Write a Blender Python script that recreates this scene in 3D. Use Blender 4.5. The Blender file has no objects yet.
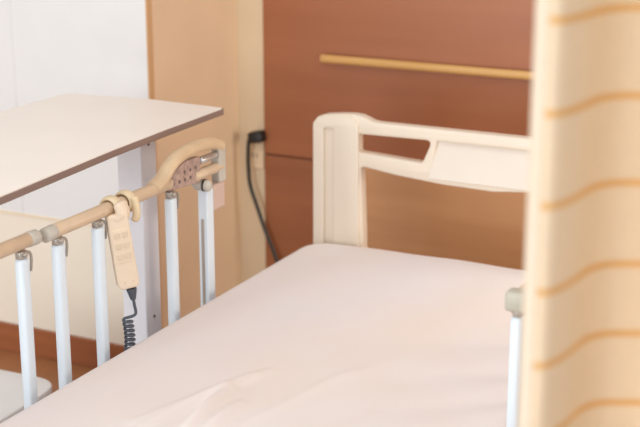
import bpy, bmesh, math, random
from mathutils import Vector, Matrix
random.seed(4)
C = bpy.context.scene.collection
sc = bpy.context.scene

# ------------------------------------------------------------------ materials
def lin(c):
    return tuple((v/255/12.92 if v/255 <= .04045 else ((v/255+.055)/1.055)**2.4) for v in c) + (1,)

def mat(name, col, rough=.6, metal=0, noise=0, nscale=(8, 8, 8), col2=None, spec=.5, bump=0):
    m = bpy.data.materials.new(name); m.use_nodes = True
    nt = m.node_tree; b = nt.nodes['Principled BSDF']
    b.inputs['Roughness'].default_value = rough
    b.inputs['Metallic'].default_value = metal
    b.inputs['Specular IOR Level'].default_value = spec
    b.inputs['Base Color'].default_value = lin(col)
    tc = nt.nodes.new('ShaderNodeTexCoord')
    mp = nt.nodes.new('ShaderNodeMapping'); mp.inputs['Scale'].default_value = nscale
    nt.links.new(tc.outputs['Object'], mp.inputs['Vector'])
    nz = nt.nodes.new('ShaderNodeTexNoise'); nz.inputs['Scale'].default_value = 1
    nz.inputs['Detail'].default_value = 4
    nt.links.new(mp.outputs[0], nz.inputs['Vector'])
    if noise or col2:
        c2 = col2 or tuple(v*(1-noise) for v in col)
        rp = nt.nodes.new('ShaderNodeValToRGB')
        rp.color_ramp.elements[0].position = .3; rp.color_ramp.elements[1].position = .7
        rp.color_ramp.elements[0].color = lin(c2); rp.color_ramp.elements[1].color = lin(col)
        nt.links.new(nz.outputs['Fac'], rp.inputs[0]); nt.links.new(rp.outputs[0], b.inputs['Base Color'])
    if bump:
        bp = nt.nodes.new('ShaderNodeBump'); bp.inputs['Strength'].default_value = bump
        bp.inputs['Distance'].default_value = .01
        nt.links.new(nz.outputs['Fac'], bp.inputs['Height']); nt.links.new(bp.outputs[0], b.inputs['Normal'])
    return m

M = dict(
    white_wall=mat('white_wall', (224, 221, 219), .7, noise=.015),
    cream_wall=mat('cream_wall', (236, 224, 206), .7, noise=.03, nscale=(3, 3, 3)),
    tan_wall=mat('tan_wall', (228, 198, 164), .7, noise=.03, nscale=(4, 4, 4)),
    trim=mat('corner_bead', (206, 164, 120), .6, noise=.03),
    strip_wall=mat('strip_wall', (227, 206, 174), .7, noise=.03, nscale=(4, 4, 4)),
    wood=mat('wood_panel', (157, 94, 57), .4, col2=(146, 86, 50), nscale=(1.2, 30, 14), spec=.5),
    wood_low=mat('wood_panel_low', (152, 92, 57), .4, col2=(138, 81, 48), nscale=(1.2, 30, 14), spec=.5),
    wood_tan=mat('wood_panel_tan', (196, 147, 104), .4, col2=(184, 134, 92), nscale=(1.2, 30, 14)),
    seam=mat('seam', (104, 52, 30), .7, noise=.1),
    rail_wood=mat('rail_wood', (216, 172, 112), .35, col2=(206, 158, 96), nscale=(4, 60, 60)),
    base_wood=mat('baseboard_wood', (158, 92, 52), .5, col2=(142, 80, 44), nscale=(3, 40, 40)),
    floor=mat('floor_wood', (168, 112, 72), .4, col2=(150, 98, 62), nscale=(12, 1.5, 12)),
    bed_plastic=mat('bed_plastic', (228, 213, 194), .45, noise=.02),
    bed_inset=mat('bed_inset', (223, 211, 197), .5, noise=.02),
    metal_frame=mat('frame_metal', (196, 198, 200), .4, .2, noise=.05),
    rubber=mat('rubber', (60, 60, 64), .7, noise=.1),
    mattress=mat('mattress_cover', (206, 208, 212), .8, noise=.04),
    sheet=mat('sheet_cotton', (226, 219, 219), .9, col2=(228, 215, 206), nscale=(2.2, 1.6, 2), spec=.15),
    slat=mat('slat_paint', (220, 231, 240), .35, noise=.02),
    joint=mat('joint_metal', (178, 170, 160), .35, .5, noise=.1),
    grip=mat('grip_plastic', (214, 188, 158), .4, noise=.06, nscale=(20, 20, 20)),
    grip_yellow=mat('grip_yellow', (214, 186, 150), .4, noise=.06, nscale=(20, 20, 20)),
    cap=mat('cap_plastic', (196, 190, 178), .45, noise=.05),
    cap_green=mat('cap_green', (186, 182, 166), .45, noise=.05),
    gusset=mat('gusset', (190, 160, 148), .5, noise=.25, nscale=(90, 90, 90)),
    lilac=mat('lilac_plastic', (204, 178, 164), .5, noise=.04),
    dark=mat('dark_gap', (40, 38, 38), .5, noise=.1),
    chrome=mat('chrome', (206, 208, 210), .2, .8, noise=.03),
    remote=mat('remote_plastic', (231, 211, 187), .45, noise=.03, nscale=(15, 15, 15)),
    remote_key=mat('remote_key', (224, 204, 178), .5, noise=.05),
    remote_hook=mat('remote_hook', (232, 212, 176), .4, noise=.05),
    cable=mat('cable', (78, 82, 92), .5, noise=.1),
    cord=mat('cord', (46, 40, 32), .45, noise=.1),
    plug=mat('plug', (26, 24, 24), .45, noise=.1),
    outlet=mat('outlet_plate', (236, 212, 178), .5, noise=.03),
    slot=mat('outlet_slot', (120, 92, 70), .6, noise=.1),
    table=mat('table_laminate', (236, 226, 215), .5, noise=.012),
    table_edge=mat('table_edge', (134, 110, 100), .5, noise=.05),
    post=mat('post_paint', (226, 226, 232), .45, noise=.03),
    screw=mat('screw', (120, 104, 98), .4, .4, noise=.1),
    bin=mat('bin_plastic', (247, 247, 245), .45, noise=.02),
    bin_body=mat('bin_body', (176, 176, 178), .5, noise=.03),
)

# curtain: cream cloth with narrow orange stripes, lets light through
STR = [2.25-.09*i for i in range(11)] + [1.2225, 1.1255, 1.040, .9525] + [.9525-.09*i for i in range(1, 11)]
STR = [z for z in STR if z > 1.3] + [z for z in STR if z <= 1.3]
STR = [1.323+.098*i for i in range(0, 11)] + [1.2225, 1.1255, 1.040, .9525] + [.9525-.088*i for i in range(1, 10)]
def curtain_mat(name, striped, col):
    m = bpy.data.materials.new(name); m.use_nodes = True
    nt = m.node_tree; nt.nodes.clear()
    out = nt.nodes.new('ShaderNodeOutputMaterial')
    mx = nt.nodes.new('ShaderNodeMixShader'); mx.inputs[0].default_value = .32
    d = nt.nodes.new('ShaderNodeBsdfDiffuse'); t = nt.nodes.new('ShaderNodeBsdfTranslucent')
    nt.links.new(d.outputs[0], mx.inputs[1]); nt.links.new(t.outputs[0], mx.inputs[2]); nt.links.new(mx.outputs[0], out.inputs[0])
    tc = nt.nodes.new('ShaderNodeTexCoord')
    nz = nt.nodes.new('ShaderNodeTexNoise'); nz.inputs['Scale'].default_value = 60
    nt.links.new(tc.outputs['Object'], nz.inputs['Vector'])
    base = nt.nodes.new('ShaderNodeMixRGB'); base.inputs[1].default_value = lin(col)
    base.inputs[2].default_value = lin(tuple(v*.97 for v in col)); nt.links.new(nz.outputs['Fac'], base.inputs[0])
    res = base.outputs[0]
    if striped:
        sx = nt.nodes.new('ShaderNodeSeparateXYZ'); nt.links.new(tc.outputs['Object'], sx.inputs[0])
        cur = None
        for z in STR:
            a = nt.nodes.new('ShaderNodeMath'); a.operation = 'SUBTRACT'; a.inputs[1].default_value = z
            nt.links.new(sx.outputs[2], a.inputs[0])
            b = nt.nodes.new('ShaderNodeMath'); b.operation = 'ABSOLUTE'; nt.links.new(a.outputs[0], b.inputs[0])
            if cur is None: cur = b.outputs[0]
            else:
                c = nt.nodes.new('ShaderNodeMath'); c.operation = 'MINIMUM'
                nt.links.new(cur, c.inputs[0]); nt.links.new(b.outputs[0], c.inputs[1]); cur = c.outputs[0]
        mr = nt.nodes.new('ShaderNodeMapRange'); mr.interpolation_type = 'SMOOTHSTEP'
        mr.inputs['From Min'].default_value = .0015; mr.inputs['From Max'].default_value = .0065
        mr.inputs['To Min'].default_value = 1; mr.inputs['To Max'].default_value = 0
        nt.links.new(cur, mr.inputs['Value'])
        sm = nt.nodes.new('ShaderNodeMixRGB'); sm.inputs[2].default_value = lin((240, 196, 128))
        nt.links.new(mr.outputs[0], sm.inputs[0]); nt.links.new(res, sm.inputs[1]); res = sm.outputs[0]
    nt.links.new(res, d.inputs[0]); nt.links.new(res, t.inputs[0])
    return m
M['curtain'] = curtain_mat('curtain_cloth', True, (251, 234, 206))
M['hem'] = curtain_mat('curtain_hem', False, (248, 236, 216))

# ------------------------------------------------------------------ helpers
def obj(name, bm, m, parent=None, smooth=False, auto=None):
    bmesh.ops.recalc_face_normals(bm, faces=bm.faces)
    me = bpy.data.meshes.new(name); bm.to_mesh(me); bm.free()
    me.materials.append(m)
    if smooth:
        for p in me.polygons: p.use_smooth = True
    o = bpy.data.objects.new(name, me); C.objects.link(o)
    if smooth and auto:
        es = o.modifiers.new('split', 'EDGE_SPLIT'); es.split_angle = math.radians(auto)
    if parent:
        o.parent = parent; o.matrix_parent_inverse = parent.matrix_world.inverted()
    return o

def tag(o, label, cat, group=None):
    o['label'] = label; o['category'] = cat
    if group: o['group'] = group
    return o

def thing(name, label, cat, loc=(0, 0, 0), group=None):
    o = bpy.data.objects.new(name, None); C.objects.link(o); o.location = loc
    o.empty_display_size = .05
    o.matrix_world = Matrix.Translation(loc)
    return tag(o, label, cat, group)

def struct(name, bm, m):
    o = obj(name, bm, m); o['kind'] = 'structure'; return o

def box(lo, hi, bev=0, seg=3, rot=None, bm=None):
    """axis aligned box lo..hi, bevelled; rot = Matrix applied about its centre"""
    b = bmesh.new()
    bmesh.ops.create_cube(b, size=1)
    c = [(lo[i]+hi[i])/2 for i in range(3)]; s = [abs(hi[i]-lo[i]) for i in range(3)]
    bmesh.ops.scale(b, vec=s, verts=b.verts)
    if bev: bmesh.ops.bevel(b, geom=b.edges[:], offset=bev, segments=seg, profile=.5, affect='EDGES')
    if rot: bmesh.ops.transform(b, matrix=rot, verts=b.verts)
    bmesh.ops.translate(b, vec=c, verts=b.verts)
    return merge(bm, b)

def merge(bm, b):
    if bm is None: return b
    me = bpy.data.meshes.new('t'); b.to_mesh(me); b.free(); bm.from_mesh(me); bpy.data.meshes.remove(me)
    return bm

def spline(pts, n=8):
    P = [Vector(p) for p in pts]; out = []
    Q = [2*P[0]-P[1]] + P + [2*P[-1]-P[-2]]
    for i in range(1, len(Q)-2):
        a, b, c, d = Q[i-1:i+3]
        for k in range(n):
            t = k/n
            out.append(.5*((2*b)+(c-a)*t+(2*a-5*b+4*c-d)*t*t+(3*b-a-3*c+d)*t**3))
    out.append(P[-1]); return out

def tube(pts, r, seg=12, bm=None, scale=(1, 1), cap_round=True, radii=None):
    """round tube along points with rounded ends"""
    b = bmesh.new(); P = [Vector(p) for p in pts]; n = len(P)
    R = radii or [r]*n
    if cap_round and not radii:
        d0 = (P[0]-P[1]).normalized(); d1 = (P[-1]-P[-2]).normalized()
        pre = []; post = []
        for k in range(1, 4):
            a = k/3*math.pi/2
            pre.insert(0, (P[0]+d0*r*.45*math.sin(a), r*max(math.cos(a), .05)))
            post.append((P[-1]+d1*r*.45*math.sin(a), r*max(math.cos(a), .05)))
        P = [p for p, _ in pre]+P+[p for p, _ in post]; R = [q for _, q in pre]+R+[q for _, q in post]; n = len(P)
    T = [(P[min(i+1, n-1)]-P[max(i-1, 0)]).normalized() for i in range(n)]
    up = Vector((0, 0, 1)) if abs(T[0].z) < .9 else Vector((1, 0, 0))
    N = (up - T[0]*up.dot(T[0])).normalized(); rings = []
    for i in range(n):
        N = (N - T[i]*N.dot(T[i])).normalized(); B = T[i].cross(N)
        rings.append([b.verts.new(P[i]+(N*math.cos(2*math.pi*k/seg)*scale[0]+B*math.sin(2*math.pi*k/seg)*scale[1])*R[i]) for k in range(seg)])
    for i in range(n-1):
        for k in range(seg):
            b.faces.new((rings[i][k], rings[i][(k+1) % seg], rings[i+1][(k+1) % seg], rings[i+1][k]))
    b.faces.new(rings[0][::-1]); b.faces.new(rings[-1])
    return merge(bm, b)

def shape(splines, depth, bevel, to_world, bm=None):
    """filled 2D outlines (with holes) extruded by +-depth/2, edges rounded; (u,v,w) -> world by to_world"""
    cu = bpy.data.curves.new('c', 'CURVE'); cu.dimensions = '2D'; cu.fill_mode = 'BOTH'
    cu.extrude = depth/2-bevel; cu.bevel_depth = bevel; cu.bevel_resolution = 2; cu.offset = -bevel
    for s in splines:
        sp = cu.splines.new('POLY'); sp.points.add(len(s)-1); sp.use_cyclic_u = True
        for p, q in zip(sp.points, s): p.co = (q[0], q[1], 0, 1)
    o = bpy.data.objects.new('c', cu); C.objects.link(o)
    dg = bpy.context.evaluated_depsgraph_get(); dg.update()
    me = bpy.data.meshes.new_from_object(o.evaluated_get(dg))
    bpy.data.objects.remove(o); bpy.data.curves.remove(cu)
    b = bmesh.new(); b.from_mesh(me); bpy.data.meshes.remove(me)
    for v in b.verts: v.co = to_world(v.co)
    bmesh.ops.remove_doubles(b, verts=b.verts, dist=1e-5)
    return merge(bm, b)

def fillet(poly, r, n=6):
    """round the corners of a polygon; r = radius or list of radii"""
    out = []; m = len(poly)
    for i in range(m):
        a, b, c = Vector(poly[i-1]), Vector(poly[i]), Vector(poly[(i+1) % m])
        rr = r[i] if isinstance(r, (list, tuple)) else r
        if rr <= 0: out.append(tuple(b)); continue
        u = (a-b).normalized(); w = (c-b).normalized()
        ang = math.acos(max(-1, min(1, u.dot(w)))); t = min(rr/math.tan(ang/2), (a-b).length*.48, (c-b).length*.48)
        p, q = b+u*t, b+w*t
        for k in range(n+1):
            s = k/n; out.append(tuple((1-s)**2*p+2*s*(1-s)*b+s*s*q))
    return out

# ------------------------------------------------------------------ setting
HW = 3.73      # head wall
LW = 3.22      # white wall beside the window, nearer
CX = -2.156    # its outer corner
struct('floor', box((-4.6, -1.2, -.05), (1.6, HW, 0)), M['floor'])
struct('wall_back', box((CX-.0, HW, 0), (1.6, HW+.1, 2.6)), M['strip_wall'])
struct('wall_side', box((CX-.08, LW+.012, 0), (CX, HW+.1, 2.6)), M['tan_wall'])
w = struct('wall_left', box((-4.6, LW, .459), (CX, LW+.012, 2.6)), M['white_wall'])
struct('wall_lower', box((-4.6, LW+.002, 0), (CX, LW+.012, .455)), M['cream_wall'])
struct('trim_1', box((-4.6, LW-.003, .455), (CX, LW+.012, .4595)), M['outlet'])          # the joint line in the wall
struct('trim_2', box((CX-.01, LW+.001, .0), (CX+.004, LW+.028, 2.6), .0015), M['trim'])      # corner bead
struct('trim_3', box((-2.634, LW-.0025, .4595), (-2.626, LW+.01, 2.6), .001), M['white_wall'])
struct('baseboard_left', box((-4.6, LW-.012, 0), (CX, LW+.002, .09), .002), M['base_wood'])
struct('baseboard_side', box((CX, LW-.01, 0), (CX+.012, HW, .09), .002), M['base_wood'])
struct('trim_4', box((-2.059, HW-.012, .603), (1.6, HW, 2.6), .002), M['wood'])         # upper wood panel
struct('trim_5', box((-2.059, HW-.012, 0), (-1.782, HW, .597), .002), M['wood_low'])    # lower wood panel
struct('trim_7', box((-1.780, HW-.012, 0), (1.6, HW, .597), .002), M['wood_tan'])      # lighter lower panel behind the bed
struct('trim_6', box((-2.058, HW-.008, .596), (1.6, HW, .604)), M['seam'])

# wooden bar on the panel
bar = thing('wall_rail', 'thin honey-coloured wooden rail fixed across the brown panel above the headboard', 'rail', (-1.87, HW-.03, .915))
b = tube([(-1.845, HW-.03, .9235), (1.3, HW-.03, .9235)], .0125, 16, scale=(1.05, 1))
obj('bar', b, M['rail_wood'], bar, True)
for x in (-1.5, -.8, 0, .8):
    obj('bracket', box((x-.015, HW-.028, .912), (x+.015, HW-.011, .929), .002), M['rail_wood'], bar)

# ------------------------------------------------------------------ wall outlet and cord
ot = thing('wall_outlet', 'cream double wall outlet on the narrow strip beside the brown panel', 'outlet', (-2.098, HW, .607))
pl = obj('faceplate', box((-2.124, HW-.007, .548), (-2.064, HW, .668), .003), M['outlet'], ot)
for z in (.648, .592):
    s = obj('socket', box((-2.112, HW-.010, z-.02), (-2.076, HW-.006, z+.02), .003), M['outlet'], ot)
    if z < .6:
        for dx in (-.008, .008):
            obj('socket_slot', box((-2.094+dx-.002, HW-.0108, z-.008), (-2.094+dx+.002, HW-.0095, z+.008)), M['slot'], s)
pc = thing('power_cord', 'black power cord plugged in beside the brown panel and hanging behind the bed', 'power cord', (-2.09, HW-.02, .65))
b = box((-2.098, HW-.052, .640), (-2.050, HW-.010, .676), .008, rot=Matrix.Rotation(-.18, 3, 'Y').to_4x4())
obj('plug', b, M['plug'], pc, True, 40)
obj('cable', tube(spline([(-2.096, HW-.034, .652), (-2.1, HW-.036, .645), (-2.103, HW-.037, .61), (-2.103, HW-.037, .56), (-2.097, HW-.037, .50),
     (-2.072, HW-.037, .43), (-2.042, HW-.037, .35), (-2.008, HW-.036, .27), (-1.975, HW-.04, .17), (-1.95, HW-.08, .06), (-1.86, HW-.16, .008), (-1.7, HW-.3, .008)], 8), .0066, 10), M['cord'], pc, True)

# ------------------------------------------------------------------ bed
XC = -1.185
bed = thing('hospital_bed', 'cream hospital bed with a moulded headboard, standing against the wood panelled wall', 'bed', (XC, 2.2, 0))
fr = box((XC-.43, 1.15, .30), (XC+.43, 3.18, .345), .006)
box((XC-.43, 1.15, .20), (XC-.38, 3.18, .30), .006, bm=fr); box((XC+.38, 1.15, .20), (XC+.43, 3.18, .30), .006, bm=fr)
box((XC-.4, 3.12, .22), (XC+.4, 3.215, .29), .006, bm=fr)
obj('frame', fr, M['metal_frame'], bed)
for sx in (-1, 1):
    for y in (1.35, 2.95):
        lg = obj('leg', box((XC+sx*.36-.03, y-.03, .085), (XC+sx*.36+.03, y+.03, .31), .005), M['metal_frame'], bed)
        cw = tube([(XC+sx*.36-.015, y, .045), (XC+sx*.36+.015, y, .045)], .043, 20, cap_round=True)
        box((XC+sx*.36-.028, y-.02, .06), (XC+sx*.36+.028, y+.02, .1), .004, bm=cw)
        obj('caster', cw, M['rubber'], lg, True, 40)
def hb(p):  # headboard plane; w>0 towards the room
    return Vector((XC+p.x, 3.216-p.z, p.y))
half = [(-.438, .25), (-.438, .845), (-.425, .861), (-.403, .869), (-.36, .8745), (-.324, .877), (-.300, .875), (-.283, .869), (-.268, .863), (-.25, .861)]
outer = fillet(half[:2], 0) if False else half + [(-x, z) for x, z in half[::-1]]
lowhole = [(-.288, .36), (-.290, .55), (-.298, .740), (-.2, .727), (-.07, .717), (.07, .714), (.2, .727), (.298, .741), (.290, .55), (.288, .36)]
lowhole = fillet(lowhole, [.02, 0, .012, 0, 0, 0, 0, .012, 0, .02])
hole = fillet([(-.305, .826), (-.098, .829), (-.124, .768), (-.305, .778)], [.006, .012, .012, .006])
inset = fillet([(-.084, .829), (.27, .829), (.25, .752), (-.096, .752)], [.004, .01, .01, .004])
bm = shape([outer, lowhole, hole, inset], .036, .006, hb)
for s in (-1, 1):
    side = [(s*.434, .26), (s*.434, .843), (s*.422, .857), (s*.402, .864), (s*.325, .871), (s*.316, .866), (s*.303, .85), (s*.294, .26)]
    groove = fillet([(s*.402, .27), (s*.402, .835), (s*.374, .838), (s*.374, .27)], .008)
    shape([side, groove], .014, .003, lambda p: Vector((XC+p.x, 3.197-p.z, p.y)), bm)
hbo = obj('headboard', bm, M['bed_plastic'], bed, True, 35)
bm = shape([[(-.088, .830), (.272, .830), (.252, .731), (-.104, .731)]], .004, .001, lambda p: Vector((XC+p.x, 3.2125-(.828-p.y)*.185-p.z, p.y)))
obj('inset_panel', bm, M['bed_inset'], hbo)

# mattress and sheet -------------------------------------------------
def rounded_slab(lo, hi, re, rp, nx, ny, nz):
    """box with rounded edges (re) and rounded plan corners (rp), fine grid"""
    b = bmesh.new()
    n = (nx, ny, nz); vs = {}
    def V(i, j, k):
        key = (i, j, k)
        if key not in vs:
            p = Vector([lo[a]+(hi[a]-lo[a])*key[a]/n[a] for a in range(3)])
            vs[key] = b.verts.new(p)
        return vs[key]
    for i in range(nx):
        for j in range(ny):
            for k in (0, nz): b.faces.new((V(i, j, k), V(i+1, j, k), V(i+1, j+1, k), V(i, j+1, k)))
    for i in range(nx):
        for k in range(nz):
            for j in (0, ny): b.faces.new((V(i, j, k), V(i+1, j, k), V(i+1, j, k+1), V(i, j, k+1)))
    for j in range(ny):
        for k in range(nz):
            for i in (0, nx): b.faces.new((V(i, j, k), V(i, j+1, k), V(i, j+1, k+1), V(i, j, k+1)))
    for v in b.verts:
        p = v.co
        # plan corner
        q = Vector((min(max(p.x, lo[0]+rp), hi[0]-rp), min(max(p.y, lo[1]+rp), hi[1]-rp)))
        d = Vector((p.x-q.x, p.y-q.y))
        if d.length > 1e-6 and abs(d.x) > 1e-6 and abs(d.y) > 1e-6:
            m_ = max(abs(d.x), abs(d.y)); d = d.normalized()*m_
            p.x, p.y = q.x+d.x, q.y+d.y
        # edge rounding: distance from the rounded plan outline
        q = Vector((min(max(p.x, lo[0]+rp), hi[0]-rp), min(max(p.y, lo[1]+rp), hi[1]-rp)))
        d = Vector((p.x-q.x, p.y-q.y)); dist = rp-d.length
        zz = min(max(p.z, lo[2]+re), hi[2]-re); dz = p.z-zz
        if dist < re and abs(dz) > 1e-6:
            e = re-dist; m_ = max(e, abs(dz)); L = math.hypot(e, dz)
            e2, dz2 = e/L*m_, dz/L*m_
            dd = d.normalized() if d.length > 1e-9 else Vector((0, 0))
            p.x, p.y = q.x+dd.x*(rp-re+e2), q.y+dd.y*(rp-re+e2); p.z = zz+dz2
    return b
mt = obj('mattress', rounded_slab((XC-.425, 1.17, .346), (XC+.425, 3.173, .505), .03, .07, 20, 40, 8), M['mattress'], None, True)
tag(mt, 'thick mattress under the white sheet on the hospital bed', 'mattress')
sb = rounded_slab((XC-.438, 1.163, .36), (XC+.438, 3.182, .527), .026, .075, 130, 300, 16)
def seg_d(p, a, c):
    a, c = Vector(a), Vector(c); ab = c-a; t = max(0, min(1, (p-a).dot(ab)/ab.length_squared))
    return (p-(a+ab*t)).length, t
folds = [((-1.37, 1.97), (-1.28, 2.26), .007, .016), ((-1.27, 1.98), (-1.285, 2.17), .018, .015), ((-1.235, 2.0), (-1.24, 2.13), .010, .013),
         ((-1.19, 2.02), (-1.12, 2.36), .0028, .013), ((-1.36, 1.9), (-1.27, 2.3), .006, .012), ((-1.05, 1.9), (-.99, 2.2), .004, .02), ((-1.15, 2.25), (-1.05, 2.5), .0015, .02)]
for v in sb.verts:
    if v.co.z > .49:
        p = v.co.xy
        ex = 1-min(1, abs(p.x-XC)/.43); k = min(1, ex*6)
        h = .008*k*(1-((p.x-XC)/.43)**2)
        for a, c, amp, wd in folds:
            d, t = seg_d(p, a, c)
            h += 1.35*k*amp*math.exp(-(d/wd)**2)*math.sin(math.pi*min(1, max(0, .15+.7*t)))
        h += k*.0012*math.sin(p.x*23+p.y*9)*math.sin(p.y*14-p.x*6)
        v.co.z += h
for f in [f for f in sb.faces if all(v.co.z < .3605 for v in f.verts)]: sb.faces.remove(f)
sh = obj('bed_sheet', sb, M['sheet'], None, True)
tag(sh, 'pale pinkish white sheet stretched over the bed with creases near the front', 'sheet')

# ------------------------------------------------------------------ side rails
RX = -1.668
def slat(par, x, y, ztop, w=.027, d=.022, low=.27):
    s = obj('slat', box((x-d/2, y-w/2, low), (x+d/2, y+w/2, ztop), .007), M['slat'], par, True, 50)
    j = box((x-.008, y-.012, ztop-.002), (x+.008, y+.010, ztop+.016), .004)
    tube([(x-.011, y, ztop+.008), (x+.011, y, ztop+.008)], .006, 10, bm=j)
    tube(spline([(x+.004, y+.004, ztop+.012), (x+.008, y+.015, ztop+.008), (x+.008, y+.019, ztop-.006), (x+.006, y+.018, ztop-.03)], 4), .0028, 8, bm=j)
    obj('slat_joint', j, M['joint'], s, True, 45)
    return s
def lower_bar(par, x, y0, y1):
    bm = box((x-.012, y0, .24), (x+.012, y1, .275), .004)
    # arms that hold the rail on the bed frame
    d = 1 if x < XC else -1
    for y in (y0+.1, y1-.1):
        xa, xb = x, XC-d*.432
        box((min(xa, xb), y-.015, .245), (max(xa, xb), y+.015, .27), .003, bm=bm)
    obj('lower_bar', bm, M['metal_frame'], par)

# head-side rail on the left with grip
r1 = thing('bed_rail', 'left bed side rail with curved tan grip arm, carrying the hand control', 'bed rail', (RX, 2.45, .24), 'bed side rails')
obj('handrail', tube([(RX, 2.132, .8225), (RX, 2.56, .8225)], .0145, 18), M['grip'], r1, True, 50)
obj('end_cap', tube([(RX, 2.106, .8215), (RX, 2.134, .8225)], .0155, 18), M['cap'], r1, True, 50)
lower_bar(r1, RX, 2.10, 2.78)
for y, zt in ((2.147, .793), (2.284, .793), (2.568, .787)): slat(r1, RX, y, zt)
ps = obj('post', box((RX-.013, 2.705, .27), (RX+.013, 2.737, .772), .004), M['slat'], r1)
obj('slot_strip', box((RX-.0045, 2.7038, .40), (RX+.0035, 2.7055, .700), .0005), M['joint'], ps)
arc = spline([(RX, 2.50, .826), (RX, 2.535, .838), (RX, 2.565, .860), (RX, 2.607, .8755), (RX, 2.68, .882), (RX, 2.75, .876), (RX, 2.787, .864)], 8)
n = len(arc)
obj('grip_arm', tube(arc, .016, 16, scale=(.95, 1.15)), M['grip_yellow'], r1, True, 60)
gp = fillet([(2.545, .806), (2.69, .796), (2.69, .858), (2.625, .862), (2.575, .845)], .006)
gu = shape([gp], .014, .002, lambda p: Vector((RX+p.z, p.x, p.y)))
gu = obj('gusset_plate', gu, M['gusset'], r1)
for i in range(5):
    for k in range(2):
        y = 2.572+i*.024; z = .818+k*.018
        if z < .835 or y > 2.6:
            obj('plate_hole', tube([(RX+.0066, y, z), (RX+.0074, y, z)], .0045, 10, cap_round=False), M['screw'], gu)
obj('cross_bar', tube([(RX, 2.67, .813), (RX, 2.79, .813)], .013, 14), M['grip'], r1, True, 50)
obj('clamp_rod', tube([(RX+.004, 2.695, .847), (RX+.004, 2.765, .846)], .009, 14), M['chrome'], r1, True, 50)
obj('end_plate', box((RX-.012, 2.768, .775), (RX+.012, 2.800, .862), .004), M['cap'], r1)
kn = tube([(RX-.02, 2.712, .783), (RX+.016, 2.708, .783)], .014, 18)
kn = obj('knob', kn, M['cap'], r1, True, 50)
obj('knob_ring', tube([(RX+.004, 2.709, .783), (RX+.009, 2.709, .783)], .0152, 18, cap_round=False), M['dark'], kn)
obj('latch_block', box((RX-.012, 2.738, .712), (RX+.012, 2.792, .776), .005), M['lilac'], r1)

# foot-side rail on the left
r2 = thing('bed_rail', 'left bed side rail nearest the camera, its handrail cut by the left picture edge', 'bed rail', (RX, 1.7, .24), 'bed side rails')
obj('handrail', tube([(RX, 1.42, .8275), (RX, 2.055, .8275)], .0145, 18), M['grip'], r2, True, 50)
obj('end_cap', tube([(RX, 2.053, .8275), (RX, 2.078, .8265)], .0155, 18), M['cap'], r2, True, 50)
obj('end_cap', tube([(RX, 1.40, .8265), (RX, 1.424, .8275)], .0165, 18), M['cap'], r2, True, 50)
lower_bar(r2, RX, 1.40, 2.07)
for y in (2.032, 1.88, 1.74, 1.60, 1.46): slat(r2, RX, y, .796)

# head-side rail on the right, mostly behind the curtain
QX = -.700
r3 = thing('bed_rail', 'right bed side rail with grey-green end cap beside the striped curtain', 'bed rail', (QX, 2.5, .24), 'bed side rails')
obj('handrail', tube([(QX, 2.172, .823), (QX, 2.80, .823)], .0145, 18), M['grip'], r3, True, 50)
obj('end_cap', box((QX-.020, 2.142, .804), (QX+.020, 2.178, .840), .007), M['cap_green'], r3, True, 50)
obj('end_cap', tube([(QX, 2.798, .823), (QX, 2.825, .823)], .0165, 18), M['cap_green'], r3, True, 50)
lower_bar(r3, QX, 2.11, 2.82)
for y in (2.165, 2.31, 2.45, 2.59, 2.74): slat(r3, QX, y, .793)

# ------------------------------------------------------------------ hand control
hc = thing('bed_remote', 'cream corded hand control hooked over the left bed rail', 'remote control', (-1.63, 2.345, .80))
nrm = Vector((.75, -.66, 0)).normalized(); uu = Vector((-nrm.y, nrm.x, 0)); P0 = Vector((-1.642, 2.333, .727))
tilt = math.radians(7)
def rc(u, v, w):
    a = u*math.cos(tilt)-v*math.sin(tilt); c = u*math.sin(tilt)+v*math.cos(tilt)
    return P0+uu*a+Vector((0, 0, c))+nrm*w
body = fillet([(-.0235, .088), (.0225, .088), (.0245, -.072), (.019, -.082), (-.017, -.082), (-.0235, -.072)], .008)
bm = shape([body], .026, .005, lambda p: rc(p.x, p.y, p.z))
ro = obj('body', bm, M['remote'], hc, True, 40)
bm = shape([fillet([(-.02, .055), (.02, .055), (.02, -.02), (-.02, -.02)], .006)], .004, .001, lambda p: rc(p.x, p.y, p.z+.0125))
kp = obj('keypad', bm, M['remote'], ro)
for i in range(2):
    for k in range(3):
        u = -.009+.018*i; v = .042-.024*k
        bm = shape([fillet([(u-.006, v-.006), (u+.006, v-.006), (u+.006, v+.006), (u-.006, v+.006)], .003)], .004, .001, lambda p: rc(p.x, p.y, p.z+.0145))
        obj('button', bm, M['remote_key'], ro)
for u in (-.008, .010):
    bm = shape([[(u+.0025*math.cos(a*.5236), -.066+.0025*math.sin(a*.5236)) for a in range(12)]], .003, .0005, lambda p: rc(p.x, p.y, p.z+.0125))
    obj('screw', bm, M['remote_key'], ro)
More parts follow.
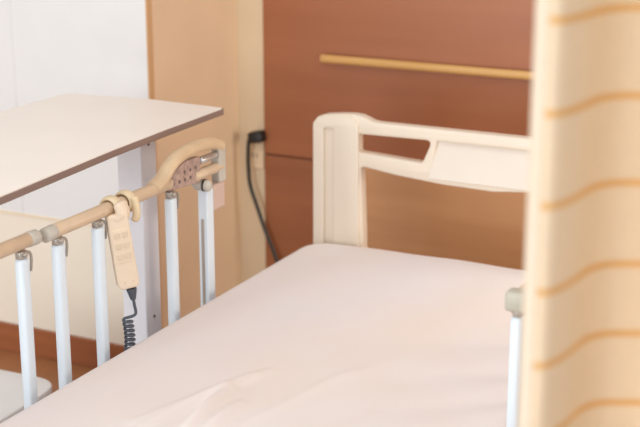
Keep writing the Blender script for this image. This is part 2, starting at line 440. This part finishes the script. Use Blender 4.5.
# hook: two broad prongs going over the handrail
for y in (2.335, 2.388):
    pts = [(RX+.0205*math.cos(a), y, .8225+.0205*math.sin(a)) for a in [math.radians(q) for q in range(-60, 200, 15)]]
    obj('hook', tube(pts, .007, 12, scale=(.75, 1.9)), M['remote_hook'], hc, True, 60)
obj('hook_tip', tube(spline([(RX+.022, 2.388, .832), (RX+.026, 2.390, .812), (RX+.027, 2.390, .795), (RX+.024, 2.388, .785)], 5), .0115, 12, scale=(.7, 1)), M['remote_hook'], hc, True, 60)
nk = tube(spline([(RX+.024, 2.335, .832), (RX+.030, 2.335, .81), rc(0, .07, 0)], 5), .016, 12, scale=(.7, 1.3))
obj('hook_neck', nk, M['remote'], hc, True, 60)
cb = [rc(.006, -.088, 0), rc(.006, -.10, 0)]
co = rc(.006, -.105, 0)
st = obj('strain_relief', tube([rc(.006, -.085, 0), rc(.006, -.092, 0), rc(.006, -.112, 0)], .008, 12, radii=[.0115, .011, .006]), M['cable'], hc, True, 60)
pts = [co, co+uu*.003+Vector((0, 0, -.02)), co+uu*.004+Vector((0, 0, -.042)), co-uu*.02+Vector((0, 0, -.048))]
pts = spline(pts, 6)
cc = co-uu*.014+Vector((0, 0, -.052))
for i in range(0, 12*16):
    a = i/16*2*math.pi
    r = .0095
    pts.append(cc+uu*(-math.cos(a)*r)+nrm*(math.sin(a)*r)+Vector((0, 0, -.0105*i/16))+uu*(.004*math.sin(i/40)))
e = pts[-1]
pts += spline([e, e+Vector((.03, .02, -.03)), (RX+.03, 2.38, .31), (RX+.03, 2.40, .28)], 6)[1:]
obj('coiled_cable', tube(pts, .0034, 8), M['cable'], hc, True)

# ------------------------------------------------------------------ overbed table
tb = thing('overbed_table', 'cream laminate overbed table with dark edge standing left of the bed', 'table', (-1.83, 2.4, 0))
outline = fillet([(-1.653, 1.72), (-1.702, 2.40), (-1.711, 2.62), (-1.716, 2.893), (-1.97, 2.906), (-2.183, 2.872), (-2.168, 1.72)], [.05, .2, .1, .012, .2, .045, .05])
top = obj('table_top', shape([outline], .016, .002, lambda p: Vector((p.x, p.y, .924+p.z))), M['table'], tb)
def inset_poly(poly, k):
    cx = sum(p[0] for p in poly)/len(poly); cy = sum(p[1] for p in poly)/len(poly)
    return [(x+(k if x > cx else -k), y+(k if y > cy else -k)) for x, y in poly]
ob2 = inset_poly(outline, .003)
bm = shape([ob2, outline], .0145, .0008, lambda p: Vector((p.x, p.y, .9225+p.z)))
obj('edge_band', bm, M['table_edge'], top)
for y in (2.647, 1.85):
    p = obj('post', box((-1.868, y, .07), (-1.800, y+.068, .9165), .004), M['post'], tb)
    for z in (.875, .44):
        obj('screw', tube([(-1.801, y+.034, z), (-1.798, y+.034, z)], .004, 10, cap_round=False), M['screw'], p)
    f = obj('foot', box((-2.14, y+.004, .018), (-1.52, y+.064, .072), .008), M['post'], tb)
    for x in (-2.09, -1.57):
        obj('caster', tube([(x-.01, y+.034, .0185), (x+.01, y+.034, .0185)], .0175, 14), M['rubber'], f, True, 50)
obj('stretcher', box((-1.855, 1.918, .03), (-1.813, 2.647, .065), .004), M['post'], tb)
obj('under_frame', box((-1.875, 1.82, .899), (-1.815, 2.74, .9165), .003), M['post'], top)

# ------------------------------------------------------------------ bin
bn = thing('waste_bin', 'low white bin with flat rounded lid on the floor behind the rail slats', 'bin', (-2.24, 2.40, 0))
lid = fillet([(-2.44, 2.20), (-2.012, 2.20), (-2.030, 2.605), (-2.44, 2.59)], .085, 8)
def shr(k): return [( -2.24+(x+2.24)*k, 2.40+(y-2.40)*k) for x, y in lid]
obj('lid', shape([lid], .020, .005, lambda p: Vector((p.x, p.y, .242+p.z))), M['bin'], bn, True, 40)
obj('body', shape([shr(.93)], .232, .006, lambda p: Vector((-2.24+(p.x+2.24)*(.9+.1*(p.z+.116)/.232), 2.40+(p.y-2.40)*(.9+.1*(p.z+.116)/.232), .116+p.z))), M['bin_body'], bn, True, 40)

# ------------------------------------------------------------------ curtain (path in plan, bunched folds)
th = math.radians(26.6)
F = Vector((-math.sin(th), math.cos(th))); R = Vector((math.cos(th), math.sin(th)))
def at(k, d):   # k = sideways per unit of distance, d = distance from the corner of the room where the photographer stood
    return F*d+R*(k*d)
K = [(.172, 1.58), (.160, 1.535), (.153, 1.49), (.1525, 1.45), (.157, 1.425), (.166, 1.415), (.176, 1.425), (.188, 1.455), (.200, 1.495), (.214, 1.514), (.232, 1.516), (.250, 1.512), (.264, 1.48),
     (.277, 1.435), (.292, 1.43), (.306, 1.47), (.322, 1.505), (.342, 1.50), (.360, 1.45), (.378, 1.42), (.398, 1.44), (.420, 1.50), (.44, 1.52)]
path = [p.xy for p in spline([(*at(k+.005, d), 0) for k, d in K], 8)]
zs = [.06+i*(2.34-.06)/40 for i in range(41)]
def cloth(pp, name, m, parent):
    b = bmesh.new(); g = []
    for z in zs:
        wob = 1+.015*math.sin(z*3)
        g.append([b.verts.new((p.x, p.y, z)) for p in pp])
    for i in range(len(zs)-1):
        for k in range(len(pp)-1): b.faces.new((g[i][k], g[i][k+1], g[i+1][k+1], g[i+1][k]))
    o = obj(name, b, m, parent, True)
    so = o.modifiers.new('thick', 'SOLIDIFY'); so.thickness = .002; so.offset = 1
    return o
cu = thing('privacy_curtain', 'cream privacy curtain with thin wavy orange stripes hanging in the right foreground', 'curtain', (path[40].x, path[40].y, .06))
nh = 36
cloth(path[:nh+1], 'hem', M['hem'], cu)
cloth(path[nh:], 'fabric', M['curtain'], cu)

# ------------------------------------------------------------------ light
W = bpy.data.worlds.new('World'); sc.world = W; W.use_nodes = True
W.node_tree.nodes['Background'].inputs[0].default_value = (.98, .985, 1.0, 1)
W.node_tree.nodes['Background'].inputs[1].default_value = .78
def area(name, loc, aim, sx, sy, power, col):
    l = bpy.data.lights.new(name, 'AREA'); l.shape = 'RECTANGLE'; l.size = sx; l.size_y = sy; l.energy = power; l.color = col
    o = bpy.data.objects.new(name, l); C.objects.link(o); o.location = loc
    o.rotation_euler = (Vector(aim)-Vector(loc)).to_track_quat('-Z', 'Y').to_euler(); return o
area('window_light', (-2.1, -2.2, 1.1), (-1.5, 3.0, .8), 2.6, 1.8, 120, (.93, .985, 1.0))
area('ceiling_light', (-.9, 1.7, 2.9), (-.9, 1.9, 0), 1.3, .5, 13, (1.0, .95, .90))
area('panel_fill', (.1, 3.34, .95), (-1.1, 3.70, .6), .6, .5, 12, (1.0, .93, .80))  # added fill, out of view, to brighten the wood panels at the right
area('curtain_fill', (1.1, -.2, 2.6), (-.3, 1.5, 1.2), .8, .5, 4.5, (1.0, .95, .88))  # added fill from behind the camera, to brighten the curtain

# ------------------------------------------------------------------ camera
cam = bpy.data.cameras.new('camera'); co_ = bpy.data.objects.new('camera', cam); C.objects.link(co_)
cam.sensor_width = 36; cam.lens = 1380/640*36; cam.clip_start = .05
co_.location = (0, 0, 1.62)
co_.rotation_euler = (math.pi/2-math.atan(395/1380), 0, th)
cam.dof.use_dof = True; cam.dof.focus_distance = 2.9; cam.dof.aperture_fstop = 3.2
sc.camera = co_
sc.view_settings.view_transform = 'Standard'; sc.view_settings.look = 'None'
sc.view_settings.exposure = 0.17; sc.view_settings.gamma = 1; sc.view_settings.use_curve_mapping = False
